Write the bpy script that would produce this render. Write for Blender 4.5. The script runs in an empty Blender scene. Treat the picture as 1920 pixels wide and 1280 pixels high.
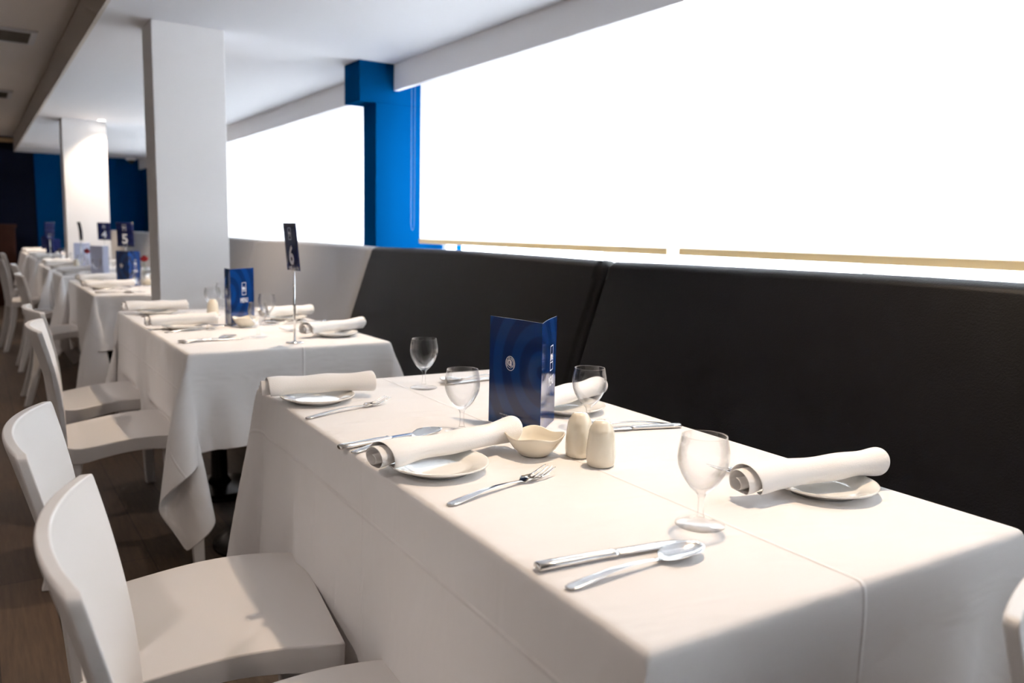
import bpy, bmesh, math, random
import numpy as np
from mathutils import Vector, Matrix

SC = bpy.context.scene
COL = SC.collection

# ------------------------------------------------------------------ camera
F_PX, YAW, PITCH, ROLL, CAM_Z = 1504.35, .5916, .1325, .0232, 1.1183
fw = Vector((math.sin(YAW)*math.cos(PITCH), math.cos(YAW)*math.cos(PITCH), -math.sin(PITCH)))
rt = Vector((math.cos(YAW), -math.sin(YAW), 0))
up = rt.cross(fw)
r2 = rt*math.cos(ROLL)+up*math.sin(ROLL)
u2 = -rt*math.sin(ROLL)+up*math.cos(ROLL)
cam = bpy.data.cameras.new('camera')
cam_o = bpy.data.objects.new('camera', cam); COL.objects.link(cam_o)
cam_o.matrix_world = Matrix(((r2.x, u2.x, -fw.x, 0), (r2.y, u2.y, -fw.y, 0), (r2.z, u2.z, -fw.z, CAM_Z), (0, 0, 0, 1)))
cam.sensor_width = 36; cam.lens = F_PX/1920*36
cam.clip_start = .02; cam.clip_end = 200
cam.dof.use_dof = True; cam.dof.focus_distance = 1.38; cam.dof.aperture_fstop = 4.0; cam.dof.aperture_blades = 8
SC.camera = cam_o

# ------------------------------------------------------------------ sky, sun lamps, exposure
world = bpy.data.worlds.new('sky'); SC.world = world; world.use_nodes = True
bg = world.node_tree.nodes['Background']
bg.inputs[0].default_value = (.88, .92, 1, 1); bg.inputs[1].default_value = 10.0
SC.view_settings.view_transform = 'Standard'; SC.view_settings.look = 'None'
SC.view_settings.exposure = 0.9; SC.view_settings.gamma = 1; SC.view_settings.use_curve_mapping = False
SC.cycles.use_denoising = True
SC.cycles.max_bounces = 10; SC.cycles.diffuse_bounces = 5; SC.cycles.glossy_bounces = 4
SC.cycles.transmission_bounces = 8; SC.cycles.transparent_max_bounces = 12
SC.cycles.sample_clamp_indirect = 8

def lamp(name, loc, watts, color, radius=.04, angle=80, blend=.6):
    l = bpy.data.lights.new(name, 'SPOT'); l.energy = watts; l.color = color; l.shadow_soft_size = radius
    l.spot_size = math.radians(angle); l.spot_blend = blend
    o = bpy.data.objects.new(name, l); o.location = loc; COL.objects.link(o)
    return o

# ------------------------------------------------------------------ materials
def mat(name, col, rough=.6, metal=0, bump=None, var=None, **kw):
    m = bpy.data.materials.new(name); m.use_nodes = True
    nt = m.node_tree; b = nt.nodes['Principled BSDF']
    b.inputs['Base Color'].default_value = (*col, 1); b.inputs['Roughness'].default_value = rough
    b.inputs['Metallic'].default_value = metal
    for k, v in kw.items():
        b.inputs[k.replace('_', ' ')].default_value = v
    tc = nt.nodes.new('ShaderNodeTexCoord')
    if bump:
        n = nt.nodes.new('ShaderNodeTexNoise'); n.inputs['Scale'].default_value = bump[0]; n.inputs['Detail'].default_value = 4
        bp = nt.nodes.new('ShaderNodeBump'); bp.inputs['Strength'].default_value = bump[1]; bp.inputs['Distance'].default_value = .002
        nt.links.new(tc.outputs['Object'], n.inputs['Vector']); nt.links.new(n.outputs['Fac'], bp.inputs['Height'])
        nt.links.new(bp.outputs['Normal'], b.inputs['Normal'])
    if var:
        n = nt.nodes.new('ShaderNodeTexNoise'); n.inputs['Scale'].default_value = var[0]; n.inputs['Detail'].default_value = 3
        r = nt.nodes.new('ShaderNodeValToRGB'); a = var[1]
        r.color_ramp.elements[0].color = (*[c*(1-a) for c in col], 1); r.color_ramp.elements[1].color = (*[min(1, c*(1+a)) for c in col], 1)
        nt.links.new(tc.outputs['Object'], n.inputs['Vector']); nt.links.new(n.outputs['Fac'], r.inputs['Fac'])
        nt.links.new(r.outputs['Color'], b.inputs['Base Color'])
    return m

def node(nt, t, **kw):
    n = nt.nodes.new(t)
    for k, v in kw.items(): setattr(n, k, v)
    return n

def math_node(nt, op, a, b=None):
    n = nt.nodes.new('ShaderNodeMath'); n.operation = op
    for i, v in enumerate((a, b)):
        if v is None: continue
        if isinstance(v, (int, float)): n.inputs[i].default_value = v
        else: nt.links.new(v, n.inputs[i])
    return n.outputs[0]

def cloth_mat(name, u_lines, v_lines):
    m = bpy.data.materials.new(name); m.use_nodes = True; nt = m.node_tree; b = nt.nodes['Principled BSDF']
    b.inputs['Base Color'].default_value = (.80, .782, .785, 1); b.inputs['Roughness'].default_value = .88
    b.inputs['Sheen Weight'].default_value = .25; b.inputs['Specular IOR Level'].default_value = .25
    uv = node(nt, 'ShaderNodeUVMap'); sp = node(nt, 'ShaderNodeSeparateXYZ'); nt.links.new(uv.outputs[0], sp.inputs[0])
    h = None
    for ax, lines in ((0, u_lines), (1, v_lines)):
        for (c, s) in lines:
            d = math_node(nt, 'ABSOLUTE', math_node(nt, 'SUBTRACT', sp.outputs[ax], c))
            t = math_node(nt, 'MAXIMUM', math_node(nt, 'SUBTRACT', 1.0, math_node(nt, 'DIVIDE', d, .0045)), 0.0)
            t = math_node(nt, 'MULTIPLY', t, s)
            h = t if h is None else math_node(nt, 'ADD', h, t)
    # broad soft rumples plus the weave
    n1 = node(nt, 'ShaderNodeTexNoise'); n1.inputs['Scale'].default_value = 6; n1.inputs['Detail'].default_value = 2; n1.inputs['Distortion'].default_value = .6
    n2 = node(nt, 'ShaderNodeTexNoise'); n2.inputs['Scale'].default_value = 700
    mp = node(nt, 'ShaderNodeMapping'); mp.inputs['Scale'].default_value = (1, 2.2, 1); mp.inputs['Rotation'].default_value = (0, 0, .5)
    nt.links.new(uv.outputs[0], mp.inputs[0]); nt.links.new(mp.outputs[0], n1.inputs['Vector']); nt.links.new(uv.outputs[0], n2.inputs['Vector'])
    h = math_node(nt, 'ADD', h, math_node(nt, 'MULTIPLY', n1.outputs['Fac'], 3.6))
    h = math_node(nt, 'ADD', h, math_node(nt, 'MULTIPLY', n2.outputs['Fac'], .10))
    bp = node(nt, 'ShaderNodeBump'); bp.inputs['Strength'].default_value = .75; bp.inputs['Distance'].default_value = .0022
    nt.links.new(h, bp.inputs['Height']); nt.links.new(bp.outputs['Normal'], b.inputs['Normal'])
    return m

def glass_mat(name):
    m = bpy.data.materials.new(name); m.use_nodes = True; nt = m.node_tree
    for n in list(nt.nodes): nt.nodes.remove(n)
    out = node(nt, 'ShaderNodeOutputMaterial'); g = node(nt, 'ShaderNodeBsdfGlass'); t = node(nt, 'ShaderNodeBsdfTransparent'); mx = node(nt, 'ShaderNodeMixShader')
    g.inputs['IOR'].default_value = 1.5; g.inputs['Roughness'].default_value = 0.0; g.inputs['Color'].default_value = (1, 1, 1, 1)
    t.inputs['Color'].default_value = (.99, .992, .995, 1)
    lw = node(nt, 'ShaderNodeLayerWeight'); lw.inputs['Blend'].default_value = .5
    f = math_node(nt, 'MINIMUM', math_node(nt, 'ADD', math_node(nt, 'MULTIPLY', math_node(nt, 'POWER', lw.outputs['Facing'], 1.8), .8), .02), 1.0)
    nt.links.new(f, mx.inputs[0]); nt.links.new(t.outputs[0], mx.inputs[1]); nt.links.new(g.outputs[0], mx.inputs[2]); nt.links.new(mx.outputs[0], out.inputs[0])
    return m

def pane_mat(name):
    m = bpy.data.materials.new(name); m.use_nodes = True; nt = m.node_tree
    for n in list(nt.nodes): nt.nodes.remove(n)
    out = node(nt, 'ShaderNodeOutputMaterial'); g = node(nt, 'ShaderNodeBsdfGlossy'); t = node(nt, 'ShaderNodeBsdfTransparent'); mx = node(nt, 'ShaderNodeMixShader')
    g.inputs['Roughness'].default_value = .02; mx.inputs[0].default_value = .06; t.inputs['Color'].default_value = (.95, .97, .96, 1)
    nt.links.new(t.outputs[0], mx.inputs[1]); nt.links.new(g.outputs[0], mx.inputs[2]); nt.links.new(mx.outputs[0], out.inputs[0])
    return m

def blind_mat(name):
    m = bpy.data.materials.new(name); m.use_nodes = True; nt = m.node_tree
    for n in list(nt.nodes): nt.nodes.remove(n)
    out = node(nt, 'ShaderNodeOutputMaterial'); d = node(nt, 'ShaderNodeBsdfDiffuse'); t = node(nt, 'ShaderNodeBsdfTranslucent'); p = node(nt, 'ShaderNodeBsdfTransparent')
    d.inputs[0].default_value = (.85, .84, .82, 1); t.inputs[0].default_value = (.9, .9, .9, 1)
    a = node(nt, 'ShaderNodeMixShader'); a.inputs[0].default_value = .62
    b = node(nt, 'ShaderNodeMixShader'); b.inputs[0].default_value = .10
    nt.links.new(d.outputs[0], a.inputs[1]); nt.links.new(t.outputs[0], a.inputs[2])
    nt.links.new(a.outputs[0], b.inputs[1]); nt.links.new(p.outputs[0], b.inputs[2]); nt.links.new(b.outputs[0], out.inputs[0])
    return m

def bar_mat(name):
    m = bpy.data.materials.new(name); m.use_nodes = True; nt = m.node_tree
    for n in list(nt.nodes): nt.nodes.remove(n)
    out = node(nt, 'ShaderNodeOutputMaterial'); d = node(nt, 'ShaderNodeBsdfDiffuse'); t = node(nt, 'ShaderNodeBsdfTranslucent'); mx = node(nt, 'ShaderNodeMixShader')
    d.inputs[0].default_value = (.85, .74, .55, 1); t.inputs[0].default_value = (.9, .76, .52, 1); mx.inputs[0].default_value = .20
    nt.links.new(d.outputs[0], mx.inputs[1]); nt.links.new(t.outputs[0], mx.inputs[2]); nt.links.new(mx.outputs[0], out.inputs[0])
    return m

def floor_mat(name):
    m = bpy.data.materials.new(name); m.use_nodes = True; nt = m.node_tree; b = nt.nodes['Principled BSDF']
    tc = node(nt, 'ShaderNodeTexCoord'); mp = node(nt, 'ShaderNodeMapping'); mp.inputs['Rotation'].default_value = (0, 0, math.pi/2)
    nt.links.new(tc.outputs['Object'], mp.inputs[0])
    br = node(nt, 'ShaderNodeTexBrick'); br.offset = .37; br.inputs['Scale'].default_value = 1
    br.inputs['Brick Width'].default_value = 1.2; br.inputs['Row Height'].default_value = .15; br.inputs['Mortar Size'].default_value = .0018
    br.inputs['Color1'].default_value = (.105, .070, .047, 1); br.inputs['Color2'].default_value = (.064, .043, .030, 1); br.inputs['Mortar'].default_value = (.012, .008, .006, 1)
    nt.links.new(mp.outputs[0], br.inputs['Vector'])
    mp2 = node(nt, 'ShaderNodeMapping'); mp2.inputs['Scale'].default_value = (14, .9, 1); nt.links.new(tc.outputs['Object'], mp2.inputs[0])
    n = node(nt, 'ShaderNodeTexNoise'); n.inputs['Scale'].default_value = 6; n.inputs['Detail'].default_value = 7; n.inputs['Roughness'].default_value = .65
    nt.links.new(mp2.outputs[0], n.inputs['Vector'])
    mx = node(nt, 'ShaderNodeMixRGB', blend_type='MULTIPLY'); mx.inputs[0].default_value = .75
    rp = node(nt, 'ShaderNodeValToRGB'); rp.color_ramp.elements[0].position = .3; rp.color_ramp.elements[0].color = (.45, .42, .4, 1); rp.color_ramp.elements[1].position = .7; rp.color_ramp.elements[1].color = (1.25, 1.2, 1.15, 1)
    nt.links.new(n.outputs['Fac'], rp.inputs[0]); nt.links.new(br.outputs['Color'], mx.inputs[1]); nt.links.new(rp.outputs[0], mx.inputs[2])
    nt.links.new(mx.outputs[0], b.inputs['Base Color']); b.inputs['Roughness'].default_value = .5
    bp = node(nt, 'ShaderNodeBump'); bp.inputs['Strength'].default_value = .25; bp.inputs['Distance'].default_value = .002
    nt.links.new(n.outputs['Fac'], bp.inputs['Height']); nt.links.new(bp.outputs[0], b.inputs['Normal'])
    return m

def menu_mat(name, c1, c2):
    """glossy printed card: faint concentric rings in two blues"""
    m = bpy.data.materials.new(name); m.use_nodes = True; nt = m.node_tree; b = nt.nodes['Principled BSDF']
    tc = node(nt, 'ShaderNodeTexCoord'); mp = node(nt, 'ShaderNodeMapping'); mp.inputs['Location'].default_value = (0, 0, -.12)
    nt.links.new(tc.outputs['Object'], mp.inputs[0])
    w = node(nt, 'ShaderNodeTexWave', wave_type='RINGS', rings_direction='SPHERICAL'); w.inputs['Scale'].default_value = 6; w.inputs['Distortion'].default_value = 0
    nt.links.new(mp.outputs[0], w.inputs['Vector'])
    r = node(nt, 'ShaderNodeValToRGB'); r.color_ramp.elements[0].color = (*c1, 1); r.color_ramp.elements[1].color = (*c2, 1)
    r.color_ramp.elements[0].position = .35; r.color_ramp.elements[1].position = .65
    nt.links.new(w.outputs['Fac'], r.inputs[0]); nt.links.new(r.outputs[0], b.inputs['Base Color'])
    b.inputs['Roughness'].default_value = .12
    return m

M = dict(
    cloth=cloth_mat('white_table_linen', [(.31, 1.0), (-.085, .8)], [(.69, .45)]),
    cloth_b=cloth_mat('white_table_linen_b', [(.35, .9), (-.12, .6)], [(.035, .7), (.68, .4)]),
    napkin=mat('white_napkin_linen', (.84, .825, .82), .9, bump=(500, .25), Sheen_Weight=.25),
    chair=mat('white_moulded_plastic', (.74, .72, .715), .42, bump=(900, .12)),
    steel=mat('polished_steel', (.78, .77, .76), .14, 1),
    knife=mat('brushed_steel', (.74, .73, .72), .22, 1),
    chrome=mat('chrome', (.8, .8, .8), .08, 1),
    plate=mat('glazed_white_china', (.83, .82, .79), .12, Coat_Weight=.3),
    cream=mat('cream_glazed_ceramic', (.80, .74, .62), .22, Coat_Weight=.4, var=(60, .02)),
    glass=glass_mat('clear_glass'), pane=pane_mat('window_glass'), blind=blind_mat('blind_fabric'),
    bar=bar_mat('cream_bar'),
    black=mat('black_vinyl', (.004, .0043, .0062), .5, bump=(260, .25), Specular_IOR_Level=.22),
    grey=mat('grey_vinyl', (.35, .355, .38), .5, bump=(260, .25)),
    plinth=mat('dark_plinth', (.02, .018, .018), .6),
    white=mat('matt_white_paint', (.87, .855, .865), .85, bump=(90, .08)),
    ceil=mat('ceiling_paint', (.70, .70, .735), .9, bump=(60, .05)),
    ceil2=mat('main_ceiling_paint', (.62, .57, .53), .9, bump=(60, .05)),
    beige=mat('taupe_paint', (.55, .50, .46), .85, bump=(90, .08)),
    blue=mat('royal_blue_paint', (.0004, .046, .152), .8, bump=(80, .1), Specular_IOR_Level=0.0),
    navy=mat('navy_paint', (.0006, .003, .013), .6, bump=(80, .1), Specular_IOR_Level=.1),
    wood=mat('dark_red_wood', (.028, .008, .004), .5, var=(8, .3), Specular_IOR_Level=.15),
    gold=mat('tan_trim_paint', (.50, .36, .20), .6, var=(20, .1)),
    floor=floor_mat('dark_oak_planks'),
    metal=mat('black_painted_metal', (.02, .018, .017), .25, .6),
    tabletop=mat('brown_laminate', (.25, .17, .11), .5, var=(10, .2)),
    grille=mat('grille_metal', (.13, .115, .10), .6), frame=mat('vent_frame', (.5, .5, .52), .5),
    alu=mat('window_frame_paint', (.72, .74, .78), .5), chain=mat('grey_beads', (.16, .2, .3), .5),
    print=mat('white_print', (.85, .86, .92), .4), print_dim=mat('pale_print', (.30, .33, .45), .4),
    menu=menu_mat('glossy_blue_card', (.004, .024, .115), (.005, .042, .19)),
    sign=menu_mat('dark_blue_card', (.008, .014, .075), (.012, .02, .095)),
    paper=mat('pale_card_stock', (.42, .44, .58), .15, Coat_Weight=.3),
    rose=mat('red_petals', (.30, .003, .008), .6, var=(90, .3)), stem=mat('green_stem', (.06, .14, .03), .6),
    ground=mat('pale_paving', (.55, .55, .55), .9, var=(2, .1)),
    salt=mat('dark_hole', (.03, .025, .02), .8),
)
# lamps give off light
def emit(name, col, s):
    m = bpy.data.materials.new(name); m.use_nodes = True; b = m.node_tree.nodes['Principled BSDF']
    b.inputs['Emission Color'].default_value = (*col, 1); b.inputs['Emission Strength'].default_value = s; b.inputs['Base Color'].default_value = (*col, 1)
    return m
M['lamp'] = emit('lit_lamp', (1, .9, .75), 12)

# ------------------------------------------------------------------ object helpers
def link_mesh(name, verts, faces, m, parent=None, smooth=True, uv=None):
    me = bpy.data.meshes.new(name); me.from_pydata([tuple(v) for v in verts], [], [tuple(f) for f in faces])
    me.validate(); me.update()
    if smooth: me.polygons.foreach_set('use_smooth', [True]*len(me.polygons))
    if uv is not None:
        l = me.uv_layers.new(name='UVMap')
        for lp in me.loops: l.data[lp.index].uv = uv[lp.vertex_index]
    me.materials.append(m)
    o = bpy.data.objects.new(name, me); COL.objects.link(o)
    if parent: o.parent = parent
    return o

def tag(o, label, cat, group=None, kind=None):
    o['label'] = label; o['category'] = cat
    if group: o['group'] = group
    if kind: o['kind'] = kind
    return o

def thing(name, label, cat, loc=(0, 0, 0), rz=0, group=None):
    o = bpy.data.objects.new(name, None); o.empty_display_size = .05; COL.objects.link(o)
    o.location = loc; o.rotation_euler = (0, 0, rz)
    return tag(o, label, cat, group)

def dup(root, loc, rz, label, group=None):
    r = root.copy(); COL.objects.link(r); r.location = loc; r.rotation_euler = (0, 0, rz); r['label'] = label
    if group: r['group'] = group
    for ch in list(root.children):
        c = ch.copy(); COL.objects.link(c); c.parent = r
        for g in ch.children:
            d = g.copy(); COL.objects.link(d); d.parent = c
    return r

def box(name, a, b, m, parent=None, bev=0):
    (x0, y0, z0), (x1, y1, z1) = a, b
    v = [(x, y, z) for x in (x0, x1) for y in (y0, y1) for z in (z0, z1)]
    f = [(0, 1, 3, 2), (4, 6, 7, 5), (0, 4, 5, 1), (2, 3, 7, 6), (0, 2, 6, 4), (1, 5, 7, 3)]
    o = link_mesh(name, v, f, m, parent, smooth=False)
    if bev: bevel(o, bev)
    return o

def bevel(o, w, seg=3):
    md = o.modifiers.new('b', 'BEVEL'); md.width = w; md.segments = seg; md.limit_method = 'ANGLE'; md.angle_limit = math.radians(35)
    md.harden_normals = False
    o.data.polygons.foreach_set('use_smooth', [True]*len(o.data.polygons))
    w2 = o.modifiers.new('w', 'WEIGHTED_NORMAL'); w2.keep_sharp = True
    return o

def subsurf(o, n=1):
    md = o.modifiers.new('s', 'SUBSURF'); md.levels = n; md.render_levels = n
    return o

def struct(o, label=None):
    o['kind'] = 'structure'
    if label: o['label'] = label
    return o

def lathe(name, prof, m, parent=None, seg=40, smooth=True, fn=None):
    """prof: list of (r, z); r=0 ends are poles"""
    v, f, rows = [], [], []
    for (r, z) in prof:
        if r < 1e-6: rows.append([len(v)]); v.append((0, 0, z))
        else:
            rows.append(list(range(len(v), len(v)+seg)))
            for k in range(seg):
                a = 2*math.pi*k/seg; p = (r*math.cos(a), r*math.sin(a), z)
                v.append(fn(p, a) if fn else p)
    for A, B in zip(rows, rows[1:]):
        for k in range(seg):
            k2 = (k+1) % seg
            if len(A) == 1 and len(B) == 1: continue
            if len(A) == 1: f.append((A[0], B[k2], B[k]))
            elif len(B) == 1: f.append((A[k], A[k2], B[0]))
            else: f.append((A[k], A[k2], B[k2], B[k]))
    o = link_mesh(name, v, f, m, parent, smooth)
    if m is not M['glass']:
        bm = bmesh.new(); bm.from_mesh(o.data); bmesh.ops.recalc_face_normals(bm, faces=bm.faces); bm.to_mesh(o.data); bm.free()
    return o

def loft(name, rings, m, parent=None, cap=True, closed=True, smooth=True):
    """rings: list of equal-length lists of points"""
    n = len(rings[0]); v = [p for r in rings for p in r]; f = []
    for i in range(len(rings)-1):
        for k in range(n if closed else n-1):
            k2 = (k+1) % n
            f.append((i*n+k, i*n+k2, (i+1)*n+k2, (i+1)*n+k))
    if cap and closed:
        f.append(tuple(range(n))[::-1]); f.append(tuple(range((len(rings)-1)*n, len(rings)*n)))
    o = link_mesh(name, v, f, m, parent, smooth)
    bm = bmesh.new(); bm.from_mesh(o.data); bmesh.ops.recalc_face_normals(bm, faces=bm.faces); bm.to_mesh(o.data); bm.free()
    return o

def tube(name, pts, r, m, parent=None, seg=10):
    rings = []
    for i, p in enumerate(pts):
        p = Vector(p); d = (Vector(pts[min(i+1, len(pts)-1)])-Vector(pts[max(i-1, 0)])).normalized()
        a = d.orthogonal().normalized() if abs(d.z) < .9 else Vector((1, 0, 0)); a = (a-d*a.dot(d)).normalized(); b = d.cross(a)
        rr = r[i] if isinstance(r, (list, tuple)) else r
        rings.append([p+a*math.cos(2*math.pi*k/seg)*rr+b*math.sin(2*math.pi*k/seg)*rr for k in range(seg)])
    return loft(name, rings, m, parent)

def text_mesh(name, s, size, m, parent, origin, right, upv, depth=.0002, align='CENTER', sx=1, bold=0):
    c = bpy.data.curves.new(name, 'FONT'); c.body = s; c.size = size; c.align_x = align; c.align_y = 'CENTER'; c.extrude = depth; c.offset = bold
    t = bpy.data.objects.new(name, c); COL.objects.link(t)
    dg = bpy.context.evaluated_depsgraph_get(); me = bpy.data.meshes.new_from_object(t.evaluated_get(dg))
    bpy.data.objects.remove(t); bpy.data.curves.remove(c)
    right = Vector(right).normalized(); upv = Vector(upv).normalized(); nz = right.cross(upv)
    mt = Matrix(((right.x*sx, upv.x, nz.x, origin[0]), (right.y*sx, upv.y, nz.y, origin[1]), (right.z*sx, upv.z, nz.z, origin[2]), (0, 0, 0, 1)))
    me.transform(mt); me.materials.clear(); me.materials.append(m)
    o = bpy.data.objects.new(name, me); COL.objects.link(o); o.parent = parent
    return o

# ------------------------------------------------------------------ the room
ZC, ZM, XF = 2.107, 2.312, 2.15          # lowered ceiling, main ceiling, blind fascia
Y0, Y1, XL_, XR_ = -2.6, 13.4, -4.2, 2.44
struct(box('floor', (XL_, Y0, -.1), (XR_, Y1, 0), M['floor']), 'dark brown wooden plank floor')
struct(box('ceiling', (.57, Y0, ZC), (XR_+.3, Y1, ZM+.1), M['ceil']), 'white lowered ceiling above the bench tables')
struct(box('ceiling', (XL_, Y0, ZM), (.57, Y1, ZM+.1), M['ceil2']), 'taupe main ceiling beyond the lowered edge')
struct(box('trim_1', (.552, Y0, ZC-.002), (.5695, Y1, ZM), M['beige']), 'taupe vertical edge of the lowered ceiling')
struct(box('wall_back', (.79, Y1, 0), (XR_+.3, Y1+.15, ZC+.2), M['blue']), 'royal blue end wall')
struct(box('wall_back', (XL_, Y1+.02, 0), (.79, Y1+.15, ZM+.1), M['navy']), 'navy end wall')
struct(box('trim_2', (XL_, Y1-.03, ZM-.085), (.552, Y1+.02, ZM-.03), M['gold']), 'tan trim along the top of the navy wall')  # tan colour stands in for warm light where wall meets ceiling
struct(box('wall_left', (XL_-.15, Y0, 0), (XL_, Y1, ZM+.1), M['beige']), 'taupe wall')
struct(box('wall_front', (XL_, Y0-.15, 0), (XR_+.3, Y0, ZM+.1), M['beige']), 'taupe wall')
struct(box('wall_right', (XR_-.1, Y0, -.1), (XR_+.2, Y1, .93), M['white']), 'low white wall under the windows')
struct(box('trim_3', (XF+.02, Y0, .93), (XR_+.2, Y1, .96), M['white']), 'white window sill')
struct(box('wall_right', (XR_-.02, Y0, 1.99), (XR_+.2, Y1, ZC), M['white']), 'white wall strip over the windows')
struct(box('trim_4', (XF, Y0, 1.955), (XF+.03, 4.53, ZC), M['white']), 'white fascia over the blinds')
struct(box('trim_5', (XF, 4.76, 1.955), (XF+.03, Y1, ZC), M['white']), 'white fascia over the far blinds')
struct(box('wall_right', (2.19, 12.3, 0), (XR_+.3, Y1, ZC), M['blue']), 'royal blue wall piece at the end of the windows')
# blue pillar with its deeper head
struct(box('column', (2.035, 4.535, 0), (XR_+.2, 4.72, ZC-.23), M['blue'], bev=.003), 'royal blue pillar between the windows')
struct(box('beam', (1.93, 4.53, ZC-.231), (XR_+.2, 4.76, ZC), M['blue'], bev=.003), 'royal blue beam head on the pillar')
struct(box('column', (.772, 4.33, 0), (1.116, 4.58, ZC), M['white'], bev=.004), 'white square column behind the table carrying sign six')
struct(box('column', (.762, 8.84, 0), (1.14, 9.1, ZC), M['white'], bev=.004), 'white square column near the blue wall')
for i, (a, b) in enumerate(((Y0, 4.53), (4.72, Y1))):
    w = struct(thing('window_%d' % (i+1), 'wide window band behind the blinds', 'window'), None)
    box('pane', (XR_+.05, a, .96), (XR_+.056, b, 1.99), M['pane'], w)
    box('window_frame', (XR_+.02, a, .96), (XR_+.09, b, .985), M['alu'], w)
    ys = [y for y in (-1.2, .15, 1.56, 2.89, 4.44, 6.1, 7.7, 9.3, 10.9, 12.5) if a < y < b]
    for y in ys: box('mullion', (XR_+.02, y-.02, .985), (XR_+.09, y+.02, 1.99), M['alu'], w)
struct(box('pavement', (XR_+.25, -30, -3.2), (60, 40, -3.1), M['ground']), 'pale ground outside')
# roller blinds
def blind(y0, y1, zb, label, chain=None):
    t = thing('roller_blind', label, 'blind', (0, 0, 0), 0, 'white roller blinds over the windows')
    x = 2.2
    v = []; f = []
    n = 12
    for i in range(n+1):
        for z in (zb+.012, 2.07): v.append((x, y0+(y1-y0)*i/n, z))
    for i in range(n): f.append((2*i, 2*i+2, 2*i+3, 2*i+1))
    o = link_mesh('fabric', v, f, M['blind'], t); s = o.modifiers.new('t', 'SOLIDIFY'); s.thickness = .0006
    o = box('bottom_bar', (x-.007, y0, zb-.010), (x+.005, y1, zb+.016), M['bar'], t, bev=.004)
    tube('roller', [(x+.03, y0, 2.07), (x+.03, y1, 2.07)], .022, M['alu'], t)
    if chain:
        y = chain
        tube('pull_chain', [(x-.01, y, 2.06), (x-.01, y, 1.17), (x-.01, y+.006, 1.14), (x-.01, y+.022, 1.128), (x-.01, y+.038, 1.14), (x-.01, y+.044, 1.17), (x-.01, y+.044, 2.06)], .0012, M['chain'], t, 6)
blind(2.225, 4.275, 1.064, 'white roller blind beside the blue pillar, with a pull chain', 4.33)
blind(.15, 2.165, 1.066, 'wide white roller blind behind the front stretch of bench')
blind(-2.3, .1, 1.066, 'white roller blind at the near end of the long window')
blind(4.80, 8.95, .975, 'far white roller blind between the white and blue columns')
blind(9.0, 12.25, .975, 'white roller blind next to the blue end wall')

# ceiling fittings
for i, (x, y, z, w) in enumerate(((1.12, .95, ZC, 39), (1.10, 2.95, ZC, 40), (1.1, 4.95, ZC, 34), (1.085, 8.70, ZC, 40), (1.1, 11.6, ZC, 55))):
    t = thing('downlight', ['recessed ceiling downlight over the front table', 'recessed ceiling downlight over the table carrying sign six', 'recessed ceiling downlight behind the big white column', 'small round lit downlight at the top of the far white column', 'recessed ceiling downlight over the last table'][i], 'lamp', (x, y, z), 0, 'recessed ceiling downlights')
    lathe('trim_ring', [(.046, 0), (.046, -.004), (.038, -.006), (.034, 0)], M['white'], t, 24)
    lathe('bulb', [(0, -.003), (.030, -.003), (.034, -.001)], M['lamp'], t, 24)
    lamp('downlight_beam', (x, y, z-.012), w*1.0, (1, .77, .54), .03, 105, .8)
for i, (x, y) in enumerate(((-.9, .6), (-.9, 3.4), (-.9, 6.4), (-.9, 9.6), (-.3, 12.2), (-2.8, 2.), (-2.8, 7))):  # out-of-view fill lights added to warm the chairs, each given a fixture
    t = thing('downlight', ['recessed downlight of the main ceiling level with the front table', 'recessed downlight of the main ceiling level with sign six', 'recessed downlight of the main ceiling between the two vents and sign five', 'recessed downlight of the main ceiling past the second vent', 'recessed downlight of the main ceiling by the navy wall', 'recessed downlight over the open floor opposite the front table', 'recessed downlight over the open floor opposite the vents'][i], 'lamp', (x, y, ZM), 0, 'recessed ceiling downlights')
    lathe('trim_ring', [(.060, 0), (.060, -.004), (.050, -.006), (.046, 0)], M['white'], t, 24)
    lathe('bulb', [(0, -.003), (.042, -.003), (.046, -.001)], M['lamp'], t, 24)
    lamp('main_room_lamp', (x, y, ZM-.02), 27, (1, .85, .75), .05, 130, .8)
def vent(x0, x1, y0, y1, label):
    t = thing('ceiling_vent', label, 'vent', ((x0+x1)/2, (y0+y1)/2, ZM), 0, 'ceiling vents of the main room')
    a, b = (x1-x0)/2, (y1-y0)/2; w = .035
    v = []; 
    for (p, q, z) in ((a+w, b+w, -.001), (a+w, b+w, -.012), (a, b, -.014), (a, b, -.001)):
        v += [(-p, -q, z), (p, -q, z), (p, q, z), (-p, q, z)]
    f = [(i*4+k, i*4+(k+1) % 4, (i+1)*4+(k+1) % 4, (i+1)*4+k) for i in range(3) for k in range(4)]
    link_mesh('frame', v, f, M['frame'], t, smooth=False)
    box('grille', (-a, -b, -.006), (a, b, -.001), M['grille'], t)
    for k in range(9):
        y = -b+(k+.5)*2*b/9
        box('slat', (-a, y-.004, -.013), (a, y+.004, -.006), M['grille'], t)
vent(-.35, .38, 6.06, 6.42, 'long grey ceiling vent with a pale frame, the larger looking one')
vent(-.35, .35, 8.88, 9.30, 'grey ceiling vent further along the main ceiling towards the navy wall')
t = thing('dome_camera', 'small white dome camera on the ceiling by the blue wall', 'security camera', (2.0, 13.1, ZC))
lathe('mount', [(0, 0), (.07, 0), (.07, -.03), (.06, -.04), (0, -.04)], M['white'], t, 20)
lathe('dome', [(.05, -.04), (.045, -.065), (.025, -.085), (0, -.092)], M['salt'], t, 20)
t = thing('counter', 'dark red-brown wooden counter against the navy wall', 'counter', (-.35, 13.0, 0))
box('body', (-.8, -.25, 0), (.84, .25, 1.06), M['wood'], t, bev=.004)
box('worktop', (-.82, -.27, 1.06), (.86, .27, 1.10), M['wood'], t, bev=.004)

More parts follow.
